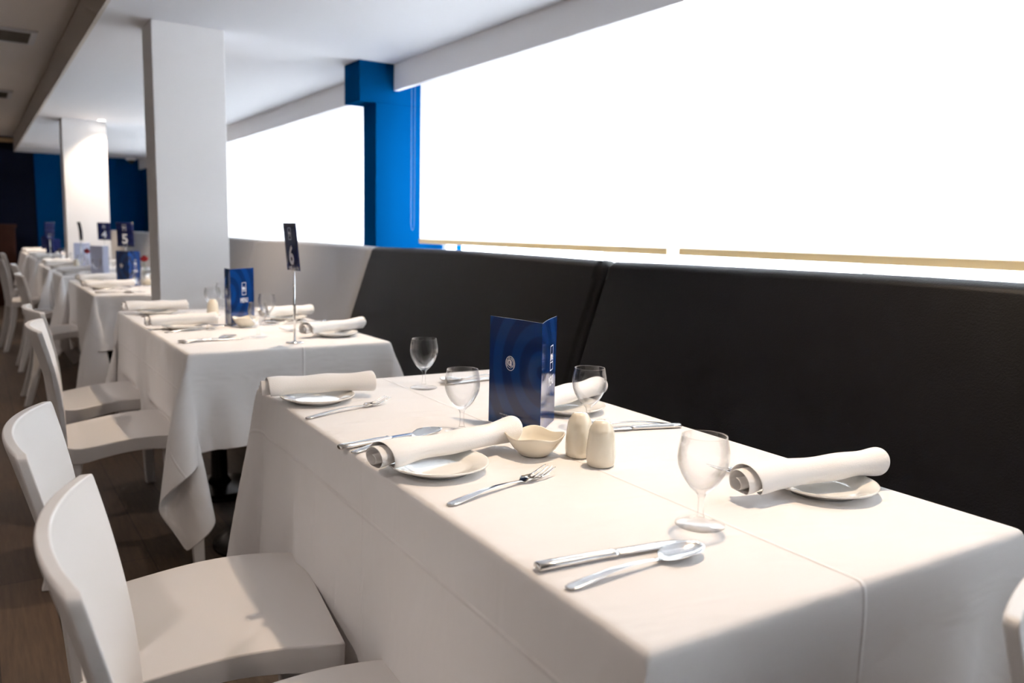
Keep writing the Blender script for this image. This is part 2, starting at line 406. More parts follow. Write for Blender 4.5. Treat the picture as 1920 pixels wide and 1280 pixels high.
# ------------------------------------------------------------------ bench
def bench(y0, y1, m, label, back_top=1.043):
    t = thing('bench', label, 'bench', (1.42, (y0+y1)/2, 0), 0, 'upholstered bench units along the window')
    h = (y1-y0)/2-.003
    # leaning back, section in x-z, soft rounded ends
    sec = [(-.035, .40), (.18-.012, back_top-.05), (.18, back_top-.012), (.20, back_top), (.25, back_top), (.285, back_top-.03), (.285, .40)]
    rings = []
    for y, s in ((-h, .035), (-h+.008, .014), (-h+.03, .0), (-h+.3, -.004), (0, -.008), (h-.3, -.004), (h-.03, .0), (h-.008, .014), (h, .035)):
        rings.append([(x+(s if k < 4 else 0), y, z-(s*.9 if 1 <= k <= 5 else 0)) for k, (x, z) in enumerate(sec)])
    o = loft('backrest', rings, m, t); bevel(o, .012, 3)
    o = box('seat', (-.29, -h, .33), (.0, h, .455), m, t, bev=.03)
    box('plinth', (-.25, -h, 0), (.27, h, .33), M['plinth'], t)
    return t
bench(-.05, 1.894, M['black'], 'black vinyl bench unit with tall back beside the front table')
bench(1.894, 3.645, M['black'], 'black vinyl bench unit with tall back beside the table carrying sign six')
bench(3.645, 5.52, M['grey'], 'grey vinyl bench unit with tall back next to the black unit')
bench(5.52, 7.4, M['grey'], 'grey vinyl bench unit mostly behind the big white column')
bench(7.4, 9.28, M['grey'], 'grey vinyl bench unit beyond sign five, below the blue wall')
bench(9.28, 11.3, M['grey'], 'grey vinyl bench unit beside the far table')
bench(11.3, 13.3, M['grey'], 'grey vinyl bench unit ending at the blue wall')

# ------------------------------------------------------------------ draped tablecloths (small cloth solver)
def drape(W, L, au, bv, push, seed=1, steps=170, iters=14, h=.025, top=.75):
    def axis(size, over):
        n1 = int(round(over/h)); n2 = int(round(size/h))
        out = -np.linspace(over, .010, n1); mid = np.concatenate([[0], np.linspace(.012, size-.012, n2), [size]])
        return np.concatenate([out, mid, size-out[::-1]])
    U = axis(W, au); V = axis(L, bv); nu, nv = len(U), len(V)
    RU = np.diff(U)[:, None, None]; RV = np.diff(V)[None, :, None]
    X = np.zeros((nu, nv, 3)); X[..., 0] = U[:, None]; X[..., 1] = V[None, :]; X[..., 2] = top
    rng = np.random.default_rng(seed)
    du = np.maximum(np.maximum(-X[..., 0], X[..., 0]-W), 0); dv = np.maximum(np.maximum(-X[..., 1], X[..., 1]-L), 0)
    X[..., 2] -= .35*np.hypot(du, dv); X[..., :2] += rng.normal(0, .0015, X[..., :2].shape)*(du+dv > 0)[..., None]
    m = 1e-6
    pin = (U[:, None] > -m) & (U[:, None] < W+m) & (V[None, :] > -m) & (V[None, :] < L+m)
    w = np.where(pin, 0., 1.)[..., None]
    P = X.copy(); dt = 1/50.; RD = np.sqrt(RU**2+RV**2)
    def dist(A, B, wa, wb, r, k):
        d = B-A; l = np.sqrt((d*d).sum(-1, keepdims=True))+1e-9
        c = k*(l-r)/l/(wa+wb+1e-9)
        A += wa*c*d; B -= wb*c*d
    def pas(k):
        for s in (0, 1):
            a = slice(s, nu-1-((nu-1-s) % 2), 2); n = len(range(*a.indices(nu))); b = slice(s+1, s+1+2*n, 2)
            dist(X[a], X[b], w[a], w[b], RU[a], 1)
            for A, B in ((slice(0, -1), slice(1, None)), (slice(1, None), slice(0, -1))):
                dist(X[a, A], X[b, B], w[a, A], w[b, B], RD[a], .25)
            a = slice(s, nv-1-((nv-1-s) % 2), 2); n = len(range(*a.indices(nv))); b = slice(s+1, s+1+2*n, 2)
            dist(X[:, a], X[:, b], w[:, a], w[:, b], RV[:, a], 1)
        if k % 3 == 0:
            for g in (2, 4):
                s = .10 if g == 2 else .03
                dist(X[:-g], X[g:], w[:-g], w[g:], (U[g:]-U[:-g])[:, None, None], s); dist(X[:, :-g], X[:, g:], w[:, :-g], w[:, g:], (V[g:]-V[:-g])[None, :, None], s)
    e = .004
    for st in range(steps):
        v = (X-P)*(.965 if st < steps*.6 else .9); P[...] = X
        X += w*(v+np.array([0, 0, -9.81*dt*dt*.6]))
        for k in range(iters):
            pas(k)
            x, y, z = X[..., 0], X[..., 1], X[..., 2]
            ins = (x > -e) & (x < W+e) & (y > -e) & (y < L+e) & (z < top) & ~pin
            pen = np.stack([x+e, W+e-x, y+e, L+e-y, top-z], -1); pen[..., 4] *= np.where(top-z < .02, 1, 3)
            j = pen.argmin(-1); q = ins & (z > top-.4)
            X[..., 0] = np.where(q & (j == 0), -e, np.where(q & (j == 1), W+e, x)); X[..., 1] = np.where(q & (j == 2), -e, np.where(q & (j == 3), L+e, y))
            X[..., 2] = np.maximum(np.where(q & (j == 4), top, z), .01)
            for (a0, a1, x0, x1) in push:
                x, y, z = X[..., 0], X[..., 1], X[..., 2]
                xf = x0+(x1-x0)*(y-a0)/(a1-a0)
                q = (y > a0) & (y < a1) & (z < .475) & (x < xf) & (x > xf-.35) & (U[:, None] < W/2)
                X[..., 0] = np.where(q, x+(xf-x)*.35, x)
        v = X-P; l = np.sqrt((v*v).sum(-1, keepdims=True)); X[...] = P+v*np.minimum(1, .03/(l+1e-9))
    return U, V, X

def cloth_object(D, m, loc, rz, label):
    U, V, X = D; nu, nv = len(U), len(V)
    faces = [(i*nv+j, (i+1)*nv+j, (i+1)*nv+j+1, i*nv+j+1) for i in range(nu-1) for j in range(nv-1)]
    uv = [(u, v) for u in U for v in V]
    o = link_mesh('tablecloth', X.reshape(-1, 3).tolist(), faces, m, uv=uv)
    s = o.modifiers.new('t', 'SOLIDIFY'); s.thickness = .0012; s.offset = -1
    subsurf(o, 1)
    o.location = (loc[0], loc[1], 0); o.rotation_euler = (0, 0, rz)
    return tag(o, label, 'tablecloth', 'white tablecloths')

def table(W, L, loc, rz, label, feet):
    t = thing('dining_table', label, 'table', (loc[0], loc[1], 0), rz, 'dining tables under white cloths')
    box('tabletop', (.014, .014, .712), (W-.014, L-.014, .7445), M['tabletop'], t, bev=.008)
    for (x, y) in feet:
        p = lathe('pedestal', [(0, .03), (.05, .03), (.035, .06), (.032, .25), (.05, .42), (.045, .5), (.03, .6), (.04, .7), (.10, .714), (0, .714)], M['metal'], t, 20)
        p.location = (x, y, 0)
        b = lathe('base', [(0, 0), (.19, 0), (.19, .012), (.15, .02), (.05, .032), (0, .032)], M['metal'], t, 32); b.location = (x, y, 0)
    return t

TABLES = {   # W, L, x, y, rz
    'one': (.649, 1.377, .4825, .4907, -.0398), 'six': (.655, 1.35, .507, 2.465, 0), 'five': (.64, 1.33, .52, 4.75, 0),
    'four_near': (.64, .72, .51, 6.46, 0), 'four': (.64, 1.2, .50, 7.45, 0), 'far': (.64, 1.3, .52, 9.4, 0), 'last': (.64, 1.35, .53, 11.2, 0)}
TN = {'one': 'the front table', 'six': 'the table carrying sign six', 'five': 'the table carrying sign five', 'four_near': 'the short table behind sign five',
      'four': 'the table carrying sign four', 'far': 'the table behind the far column', 'last': 'the last table before the blue wall'}
pushes = {'one': [(.15, .58, .012, -.02), (.71, 1.12, -.018, -.03)], 'six': [(.24, .67, .075, .085), (.86, 1.28, .10, .08)],
          'five': [(.85, 1.27, .07, .07)], 'four_near': [(.55, .72, .02, .02)], 'four': [], 'far': [], 'last': []}
for i, (k, (W, L, x, y, rz)) in enumerate(TABLES.items()):
    far = i > 2
    table(W, L, (x, y), rz, 'cloth-covered pedestal table, '+TN[k], [(W/2, .36)] if L < 1 else [(W/2, .33), (W/2, L-.33)])
    D = drape(W, L, .43 if i else .45, .29, pushes[k], seed=3+i, steps=110 if far else 170, h=.035 if far else .025, iters=12 if far else 16)
    cloth_object(D, M['cloth'] if i == 0 else M['cloth_b'], (x, y), rz, 'white draped tablecloth on '+TN[k])

# ------------------------------------------------------------------ chairs
def chair_proto():
    t = thing('plastic_chair', '', 'chair')
    cm = M['chair']
    # seat outline: square front, rounded rear where the back grows out
    nx, ny = 22, 16
    def top(x, y):
        q = (x+.19)/.40
        z = .437+.022*math.sin(max(0, min(1, (q-.12)/.88))*math.pi*.86)**1.2
        return z-.006*math.cos(y/.205*math.pi/2)*math.sin(q*math.pi)
    v, f = [], []
    for i in range(nx+1):
        x = -.19+.40*i/nx
        q = (x+.19)
        hw = .205-.012*(1-i/nx)
        if q < .08: hw -= .08-math.sqrt(max(0, .08**2-(.08-q)**2))
        if x > .195: hw -= .006
        for j in range(ny+1):
            s = -1+2*j/ny; y = s*hw
            v.append((x, y, top(x, y)))
    n1 = len(v)
    for i in range(nx):
        for j in range(ny):
            a = i*(ny+1)+j; f.append((a, a+ny+1, a+ny+2, a+1))
    # apron: outline loop pulled down
    loop = [i*(ny+1) for i in range(nx+1)]+[nx*(ny+1)+j for j in range(1, ny+1)]+[i*(ny+1)+ny for i in range(nx-1, -1, -1)]+[j for j in range(ny-1, 0, -1)]
    def down(k, dz, ins):
        x, y, z = v[k]; l = math.hypot(x, y) or 1
        arch = .014*math.cos(max(-1, min(1, x/.2))*math.pi/2)
        return (x-ins*x/l, y-ins*y/l, z-dz+(arch if dz > .03 else 0))
    prev = loop
    for dz, ins in ((.0015, -.0022), (.005, -.0035), (.054, -.0015), (.056, .001), (.056, .012), (.02, .014)):
        cur = []
        for k in loop: cur.append(len(v)); v.append(down(k, dz, ins))
        for a in range(len(loop)):
            b = (a+1) % len(loop); f.append((prev[a], prev[b], cur[b], cur[a]))
        prev = cur
    f.append(tuple(prev))
    o = link_mesh('seat', v, f, cm, t); bm = bmesh.new(); bm.from_mesh(o.data); bmesh.ops.recalc_face_normals(bm, faces=bm.faces); bm.to_mesh(o.data); bm.free()
    o.modifiers.new('w', 'WEIGHTED_NORMAL')
    # backrest: curved leaning shell
    ns, nt_ = 26, 24; rings = []
    svals = [i/22 for i in range(22)]+[.972, .983, .992, 1.0]; ns = len(svals)-1
    for i in range(ns+1):
        s = svals[i]; z = .425+(.803-.425)*s
        hw = .150+.046*min(1, (s/.85))**.8
        if s > .965: hw -= .013*(1-math.sqrt(max(0, 1-((s-.965)/.035)**2)))*.8
        xb = -.172-.052*s+.014*math.sin(s*math.pi)
        sag = .014+.020*s
        th = .016
        front = []; back = []
        for j in range(nt_+1):
            q = -1+2*j/nt_; y = q*hw
            x = xb-sag*(1-q*q)
            zz = z+(.004*(1-q*q) if i == ns else 0)
            front.append((x, y, zz)); e = 1
            back.append((x-th*e, y*.985, zz))
        rings.append(front+back[::-1])
    o = loft('backrest', rings, cm, t); bevel(o, .005, 3)
    # legs
    for sx, sy in ((1, 1), (1, -1), (-1, 1), (-1, -1)):
        if sx > 0: a, b, wx, wy = (.178, .182*sy, .415), (.192, .193*sy, 0), .022, .018
        else: a, b, wx, wy = (-.158, .142*sy, .412), (-.245, .178*sy, 0), .024, .020
        rings = []
        for i in range(8):
            q = i/7; c = Vector(a).lerp(Vector(b), q); k = 1.15-.35*q
            if sx < 0: c.x -= .012*math.sin(q*math.pi)*-1
            rings.append([(c.x+p*wx*k, c.y+r*wy*k, c.z) for p, r in ((-1, -1), (1, -1), (1, 1), (-1, 1))])
        o = loft('leg', rings, cm, t, smooth=False); bevel(o, .005, 2)
    return t
chair0 = chair_proto(); used = [False]
def chair(x, y, deg, label, group='white chairs along the tables'):
    if not used[0]:
        used[0] = True; r = chair0; r.location = (x, y, 0); r.rotation_euler = (0, 0, math.radians(deg)); r['label'] = label; r['group'] = group
        return r
    return dup(chair0, (x, y, 0), math.radians(deg), label, group)
chair(.310, .910, -7.5, 'white plastic chair at the front chair-side place of the front table')
chair(.297, 1.415, -8.5, 'white plastic chair at the back chair-side place of the front table')
chair(.395, 2.90, -4, 'white plastic chair at the table carrying sign six, the one beside the front table')
chair(.415, 3.52, 3, 'white plastic chair at the table carrying sign six, on the column side')
chair(.475, 5.86, 0, 'white plastic chair at the table carrying sign five')
chair(.50, 7.22, 0, 'white plastic chair at the short table behind sign five')
chair(.42, 8.40, 6, 'white plastic chair pulled out from the table carrying sign four')
chair(.50, 9.85, 0, 'white plastic chair at the table behind the far column')
chair(.915, .068, -90, 'white plastic chair whose backrest pokes in at the end of the front table')

# ------------------------------------------------------------------ tableware
ZT = .7506
def glass_proto(H=.122):
    t = thing('wine_glass', '', 'glass')
    lathe('foot', [(0, 0), (.030, 0), (.0322, .0012), (.0318, .0026), (.024, .0042), (.012, .0062), (.0062, .0095)], M['glass'], t, 40)
    lathe('stem', [(.0062, .0095), (.0044, .016), (.0039, .026), (.0042, .036), (.0058, .0415), (.0095, .0455)], M['glass'], t, 24)
    z0 = .0455; outer = [(.0095, .0455), (.0158, .0510), (.0222, .0600), (.0277, .0695), (.0315, .0795), (.0330, .0895), (.0325, .101), (.0305, .111), (.0292, .1178), (.0290, .1192)]
    inner = [(.0282, .1192), (.0279, .1178), (.0292, .111), (.0312, .101), (.0317, .0895), (.0302, .0797), (.0264, .0702), (.0208, .0612), (.0143, .0528), (.007, .0492), (0, .0485)]
    lathe('bowl', outer+inner, M['glass'], t, 48)
    return t
def plate_proto():
    o = lathe('side_plate', [(0, .0045), (.040, .0045), (.049, .0052), (.053, .0085), (.075, .0145), (.0785, .0158), (.0792, .0148), (.078, .0128), (.055, .0045), (.050, .0), (.046, .0), (.045, .0022), (0, .0022)], M['plate'], None, 64)
    return tag(o, '', 'plate')
def strip(name, stations, m, parent, nt_=7):
    """flat lofted metal: stations = (x, y, halfwidth, z, thickness, cup)"""
    rings = []
    for (x, y, w, z, th, cup) in stations:
        a, b = [], []
        for k in range(nt_):
            q = -1+2*k/(nt_-1); zz = z+cup*(q*q)
            e = 1 if abs(q) < .99 else .45
            a.append((x, y+q*w, zz+th/2*e)); b.append((x, y+q*w, zz-th/2*e))
        rings.append(a+b[::-1])
    return loft(name, rings, m, parent)
def handle_stations(x0, x1, zmid, th=.0022):
    """handle from the butt at x0 to the neck at x1"""
    S = []
    for q, w in ((0, .0030), (.012, .0056), (.05, .0078), (.12, .0082), (.25, .0070), (.45, .0050), (.65, .0038), (.82, .0030), (.92, .0029), (1, .0036)):
        z = .0016+zmid*math.sin(min(1, q*1.02)*math.pi*.80)**1.5
        S.append((x0+(x1-x0)*q, 0, w, z, th if q > .05 else .002, 0))
    return S
def fork_proto():
    t = thing('fork', '', 'fork'); m = M['steel']
    S = handle_stations(-.114, .030, .006)
    zl = S[-1][3]
    S += [(.036, 0, .0075, zl-.003, .002, .001), (.044, 0, .0110, .0045, .002, .0022), (.054, 0, .0122, .0024, .0018, .003), (.062, 0, .0124, .0024, .0018, .003)]
    strip('handle', S, m, t)
    for k in range(4):
        y = -.0104+k*.00693; c = .003*(y/.0124)**2
        strip('tine', [(.061, y, .00225, .0024+c, .0018, 0), (.072, y*1.0, .0019, .0036+c, .0017, 0), (.085, y*.99, .0016, .0072+c, .0016, 0), (.096, y*.97, .0012, .0118+c*.6, .0014, 0), (.1005, y*.96, .0005, .0138, .0008, 0)], m, t, 5)
    return t
def spoon_proto():
    t = thing('spoon', '', 'spoon'); m = M['steel']
    S = handle_stations(-.100, .036, .007)
    strip('handle', S, m, t)
    zl = S[-1][3]; B = []
    for q, w in ((0, .0042), (.04, .0085), (.12, .0140), (.25, .0184), (.42, .0208), (.58, .0207), (.74, .0180), (.87, .0130), (.95, .0080), (.99, .0035)):
        d = math.sin(min(1, q*.98+.02)*math.pi)**.7*.0085
        rim = zl+(.0105-zl)*min(1, q*2.5)
        B.append((.036+.066*q, 0, w, max(.0016, rim-d), .0017, min(d, rim-.0016)))
    strip('bowl', B, m, t, 13)
    return t
def knife_proto():
    t = thing('knife', '', 'knife'); m = M['knife']
    strip('handle', [(-.103, 0, .0074, .0046, .0070, 0), (-.102, 0, .0088, .0046, .0086, 0), (-.08, 0, .0088, .0046, .0084, 0), (-.03, 0, .0078, .0045, .0078, 0), (-.008, 0, .0070, .0043, .0070, 0), (-.004, 0, .0080, .0043, .0078, 0), (.0, 0, .0078, .0042, .0060, 0), (.003, 0, .0060, .0042, .0030, 0)], m, t, 5)
    strip('blade', [(.002, .0, .0062, .0042, .0026, 0), (.006, .0005, .0090, .0040, .0022, 0), (.03, .0004, .0096, .0035, .0018, 0), (.07, .0, .0098, .0030, .0016, 0), (.09, -.001, .0088, .0026, .0014, 0), (.100, -.0035, .0058, .0024, .0012, 0), (.104, -.0055, .0022, .0024, .0010, 0)], m, t, 5)
    return t
def napkin_proto(seed, flare=1.0, L=.272):
    """linen rolled into a soft tube about .27 long, flatter underneath, loose spiral ends"""
    rnd = random.Random(seed); nl, na = 30, 64; turns = 2.45
    ph = [rnd.uniform(0, 6.28) for _ in range(6)]; ph[3] = -1.75-turns*2*math.pi+rnd.uniform(-.2, .2); v = []; f = []
    for i in range(nl+1):
        q = i/nl
        for j in range(na+1):
            a = j/na*turns*2*math.pi
            lay = j/na
            # diagonal outer corner: the outermost turn starts later at one end
            x0 = -L/2+.010*lay+.02*max(0, lay-.62)*2.2; x1 = L/2-.006*lay-.004*math.sin(a*1.3+ph[0])
            x = x0+(x1-x0)*q
            r = .0045+.0180*lay**.8
            end = flare*.0075*math.exp(-(q/.13)**2)+.004*math.exp(-((1-q)/.10)**2)
            r += end*(.3+.7*lay)+.0012*math.sin(5*q*3.1+ph[1]+a*.5)+.0010*math.sin(2*a+ph[2]+4*q)
            y = r*math.cos(a+ph[3]+.5*q)*1.12; z = r*math.sin(a+ph[3]+.5*q)*.90
            z = z+.0212+.002*math.sin(q*3.1+ph[4])-.0045*math.exp(-(q/.10)**2); z = max(.0012, z)
            v.append((x, y+.003*math.sin(q*4+ph[5]), z))
    for i in range(nl):
        for j in range(na):
            a = i*(na+1)+j; f.append((a, a+1, a+na+2, a+na+1))
    o = link_mesh('napkin', v, f, M['napkin'])
    s = o.modifiers.new('t', 'SOLIDIFY'); s.thickness = .0013; s.offset = 0
    subsurf(o, 1)
    return tag(o, '', 'napkin')

protos = {}
def place(kind, make, x, y, z, rz, label, group):
    if kind not in protos:
        o = protos[kind] = make(); o.location = (x, y, z); o.rotation_euler = (0, 0, rz); o['label'] = label; o['group'] = group
        return o
    return dup(protos[kind], (x, y, z), rz, label, group)
def along(kind, make, p, q, z, label, group, s0):
    """lay a long thing from its butt p to its tip q; s0 = local x of the middle"""
    d = Vector((q[0]-p[0], q[1]-p[1])); a = math.atan2(d.y, d.x); c = (Vector(p)+Vector(q))/2
    return place(kind, make, c.x-s0*math.cos(a), c.y-s0*math.sin(a), z, a, label, group)

# explicit places of the two front tables (positions on the cloth, metres)
def setting(tn, where, plate, nap, fork, knife, spoon, glass, nk):
    T = TN[tn]; w = where+' of '+T
    if plate: place('plate', plate_proto, plate[0], plate[1], ZT, 0, 'round white side plate, '+w, 'side plates')
    if nap:
        (a, b, dz, tilt) = nap; d = Vector((b[0]-a[0], b[1]-a[1])); an = math.atan2(d.y, d.x)
        o = place('napkin%d' % nk, lambda: napkin_proto(nk, L=d.length+.012), (a[0]+b[0])/2, (a[1]+b[1])/2, ZT+dz, an, 'rolled white linen napkin, '+w, 'rolled napkins')
        o.rotation_euler = (tilt[0], tilt[1], an)
    if fork: along('fork', fork_proto, fork[0], fork[1], ZT, 'steel fork, '+w, 'forks', -.0065)
    if knife: along('knife', knife_proto, knife[0], knife[1], ZT, 'steel table knife, '+w, 'table knives', 0)
    if spoon: along('spoon', spoon_proto, spoon[0], spoon[1], ZT, 'steel spoon, '+w, 'spoons', .001)
    if glass: place('glass', glass_proto, glass[0], glass[1], ZT, 0, 'small stemmed wine glass, '+w, 'wine glasses')
FC, BC, FB, BB = 'front chair-side place', 'back chair-side place', 'front bench-side place', 'back bench-side place'
setting('one', FC, (.588, 1.072), ((.487, 1.090), (.760, 1.126), .0135, (0, 0)), ((.514, .917), (.733, .969)), ((.501, .684), (.703, .658)), ((.503, .628), (.696, .629)), (.765, .692), 1)
setting('one', BC, (.604, 1.648), ((.500, 1.705), (.730, 1.640), .0135, (0, 0)), ((.521, 1.498), (.736, 1.566)), ((.499, 1.257), (.700, 1.292)), ((.508, 1.226), (.703, 1.278)), (.742, 1.266), 2)
setting('one', FB, (1.035, .702), ((.882, .730), (1.140, .688), .0135, (0, 0)), ((1.15, .770), (.945, .845)), ((1.138, 1.093), (.94, 1.155)), ((1.135, 1.118), (.95, 1.19)), (.968, 1.172), 3)
setting('one', BB, (1.03, 1.315), ((.92, 1.29), (1.16, 1.375), .0135, (0, 0)), None, ((1.135, 1.700), (.94, 1.69)), ((1.14, 1.735), (.945, 1.715)), (.877, 1.678), 4)
setting('six', FC, (.628, 3.075), ((.500, 3.100), (.740, 3.070), .0135, (0, 0)), ((.538, 2.975), (.753, 3.02)), ((.53, 2.700), (.735, 2.715)), ((.537, 2.675), (.727, 2.755)), (.798, 2.745), 5)
setting('six', BC, (.635, 3.62), ((.508, 3.685), (.760, 3.668), .0135, (0, 0)), ((.553, 3.53), (.77, 3.56)), ((.53, 3.27), (.73, 3.29)), ((.53, 3.24), (.73, 3.25)), (.828, 3.50), 6)
setting('six', FB, (1.046, 2.675), ((.925, 2.660), (1.175, 2.745), .0135, (0, 0)), ((1.11, 2.82), (.91, 2.86)), ((1.15, 3.085), (.98, 3.085)), ((1.12, 3.11), (.93, 3.13)), (.933, 3.09), 7)
setting('six', BB, (1.055, 3.225), ((.955, 3.235), (1.175, 3.29), .0135, (0, 0)), ((1.11, 3.37), (.92, 3.40)), ((1.12, 3.64), (.92, 3.66)), ((1.12, 3.67), (.92, 3.68)), (.941, 3.78), 8)

def generic(tn, yc, side, where, nk, seed):
    W, L, x0, y0, rz = TABLES[tn]; rnd = random.Random(seed)
    def P(u, dv):     # u from the table edge inwards, dv along the sitter's right
        return (x0+u, y0+yc-dv) if side == 'c' else (x0+W-u, y0+yc+dv)
    j = lambda s: rnd.uniform(-s, s)
    a, b = P(-.005+j(.01), j(.02)), P(.265, -.02+j(.03))
    setting(tn, where, P(.10, 0), (a, b, .0135, (0, 0)), (P(.03, .13), P(.24, .10+j(.02))), (P(.02, .33), P(.225, .33)), (P(.02, .36), P(.22, .355)), P(.245, .31), nk)
generic('five', .45, 'c', FC, 1, 1); generic('five', 1.08, 'c', BC, 2, 2); generic('five', .35, 'b', FB, 3, 3); generic('five', .9, 'b', BB, 4, 4)
generic('four_near', .50, 'c', 'chair-side place', 5, 5); generic('four_near', .2, 'b', 'bench-side place', 6, 6)
generic('four', .42, 'c', FC, 7, 7); generic('four', 1.0, 'c', BC, 8, 8); generic('four', .8, 'b', 'bench-side place', 1, 9)
generic('far', .45, 'c', FC, 2, 10); generic('far', 1.05, 'c', BC, 3, 11)
generic('last', .45, 'c', FC, 4, 12); generic('last', 1.1, 'c', BC, 5, 13)

# cream bowls with a wavy squarish rim
def bowl_proto():
    def fn(p, a):
        x, y, z = p; r = math.hypot(x, y); k = min(1, z/.034)
        sq = (abs(math.cos(a))**3.2+abs(math.sin(a))**3.2)**(-1/3.2)
        rr = r*(1+(sq-1)*k*.9)
        zz = z+k**2*(.0030*math.cos(4*a+math.pi))
        return (rr*math.cos(a), rr*math.sin(a), zz)
    o = lathe('sauce_bowl', [(0, 0), (.021, 0), (.026, .003), (.035, .013), (.042, .025), (.0455, .034), (.0450, .0362), (.0432, .0352), (.039, .025), (.032, .014), (.022, .006), (0, .0045)], M['cream'], None, 56, fn=fn)
    return tag(o, '', 'bowl')
place('bowl', bowl_proto, .771, 1.072, ZT, .2, 'small cream bowl with wavy rim against the napkin on the front table', 'cream sauce bowls')
place('bowl', bowl_proto, .842, 3.05, ZT, .2, 'small cream bowl beside the menu on the table carrying sign six', 'cream sauce bowls')
place('bowl', bowl_proto, .90, 5.45, ZT, .2, 'small cream bowl on the table carrying sign five', 'cream sauce bowls')
def shaker_proto():
    t = thing('shaker', '', 'shaker')
    lathe('body', [(0, 0), (.019, 0), (.0222, .003), (.0236, .012), (.0236, .024), (.0222, .042), (.0203, .057), (.0185, .0635), (.0150, .0685), (.0140, .0715), (.010, .0745), (.0, .0755)], M['cream'], t, 40)
    h = lathe('hole', [(0, .0002), (.0011, .0001), (.0011, -.001), (0, -.001)], M['salt'], t, 8); h.location = (.004, -.002, .0752)
    return t
place('shaker', shaker_proto, .828, .967, ZT, 0, 'cream ceramic shaker, the one standing by the table centre crease on the front table', 'salt and pepper shakers')
place('shaker', shaker_proto, .832, 1.028, ZT, 0, 'cream ceramic shaker standing next to the bowl and menu on the front table', 'salt and pepper shakers')
place('shaker', shaker_proto, .812, 3.43, ZT, 0, 'cream ceramic shaker behind the wine glass on the table carrying sign six', 'salt and pepper shakers')
place('shaker', shaker_proto, .735, 7.80, ZT, 0, 'cream ceramic shaker on the table carrying sign four', 'salt and pepper shakers')
place('shaker', shaker_proto, .96, 5.60, ZT, 0, 'cream ceramic shaker on the table carrying sign five', 'salt and pepper shakers')
place('shaker', shaker_proto, .75, 9.9, ZT, 0, 'cream ceramic shaker on the table behind the far column', 'salt and pepper shakers')

# ------------------------------------------------------------------ menus, signs
def logo(parent, o, right, upv, s, m):
    """tall outlined box with letters across its middle; o = centre"""
    R = Vector(right).normalized(); U_ = Vector(upv).normalized(); N = R.cross(U_); o = Vector(o); w, h, e = s*.5, s*.88, s*.055
    def bar(x0, x1, y0, y1):
        c = [o+R*x+U_*y+N*z for z in (0, .0003) for (x, y) in ((x0, y0), (x1, y0), (x1, y1), (x0, y1))]
        return [tuple(p) for p in c]
    v = []; f = []
    for b in ((-w, w, h-e, h), (-w, w, -h, -h+e), (-w, -w+e, -h, h), (w-e, w, -h, h), (-w, w, -h*.32-e, -h*.32)):
        k = len(v); v += bar(*b); f += [(k+a, k+b_, k+c, k+d) for a, b_, c, d in ((0, 3, 2, 1), (4, 5, 6, 7), (0, 1, 5, 4), (1, 2, 6, 5), (2, 3, 7, 6), (3, 0, 4, 7))]
    link_mesh('logo_box', v, f, m, parent, smooth=False)
    text_mesh('logo_letters', 'W', s*.62, m, parent, o-R*s*.13+U_*s*.02, R, U_, bold=.0004*s/.02)
    text_mesh('logo_letters', '12', s*.40, m, parent, o+R*s*.28-U_*s*.03, R, U_)
def crest(parent, o, right, upv, rad, m):
    R = Vector(right).normalized(); U_ = Vector(upv).normalized(); N = R.cross(U_); o = Vector(o)
    for rr, w in ((rad, .0005), (rad*.64, .0004)):
        v = []; f = []; n = 48
        for k in range(n):
            a = 2*math.pi*k/n; d = R*math.cos(a)+U_*math.sin(a)
            v += [tuple(o+d*(rr-w)), tuple(o+d*(rr+w)), tuple(o+d*(rr+w)+N*.0002), tuple(o+d*(rr-w)+N*.0002)]
        for k in range(n):
            a, b = 4*k, 4*((k+1) % n)
            f += [(a+i, a+(i+1) % 4, b+(i+1) % 4, b+i) for i in range(4)]
        link_mesh('crest_ring', v, f, m, parent, smooth=False)
    for s_, dx, dy, sz in (('Q', -.10, .05, 1.15), ('P', .02, .10, .8), ('R', .16, -.10, .9)):
        text_mesh('crest_letters', s_, rad*sz, m, parent, o+R*rad*dx+U_*rad*dy, R, U_)
    # the ring of small lettering, read as even strokes
    v = []; f = []
    for k in range(26):
        a = math.radians(215-k*10); d = R*math.cos(a)+U_*math.sin(a); tt = -R*math.sin(a)+U_*math.cos(a)
        if k in (8, 13): continue
        c = o+d*rad*.82; hh, ww = rad*.085, rad*.035
        i = len(v); v += [tuple(c-d*hh-tt*ww+N*.0002), tuple(c-d*hh+tt*ww+N*.0002), tuple(c+d*hh+tt*ww+N*.0002), tuple(c+d*hh-tt*ww+N*.0002)]; f.append((i, i+1, i+2, i+3))
    link_mesh('crest_lettering', v, f, m, parent, smooth=False)
def folded_card(F, P1, P2, h, m, label, full=True, inside=None, group='folded menus on the tables'):
    """standing folded card: fold at F, ends P1 and P2 (xy)"""
    t = thing('menu', label, 'menu', (F[0], F[1], ZT), 0, group)
    a, b = Vector((P1[0]-F[0], P1[1]-F[1], 0)), Vector((P2[0]-F[0], P2[1]-F[1], 0)); th = .0006
    def panel(name, d, curve, sgn):
        n = 8; d0 = d.normalized(); nn = Vector((-d0.y, d0.x, 0))*sgn; v = []; f = []
        for i in range(n+1):
            q = i/n; c = d*q+nn*curve*math.sin(q*math.pi)
            for (z, o_) in ((0, 0), (0, th), (h, th), (h, 0)): v.append(tuple(c+nn*o_+Vector((0, 0, z))))
        for i in range(n):
            k = 4*i; f += [(k+j, k+(j+1) % 4, k+4+(j+1) % 4, k+4+j) for j in range(4)]
        f += [(3, 2, 1, 0), (4*n, 4*n+1, 4*n+2, 4*n+3)]
        return link_mesh(name, v, f, m, t, smooth=False)
    p1 = panel('front_panel', a, -.002, 1); p2 = panel('back_panel', b, .003, 1)
    return t, p1, p2, a, b
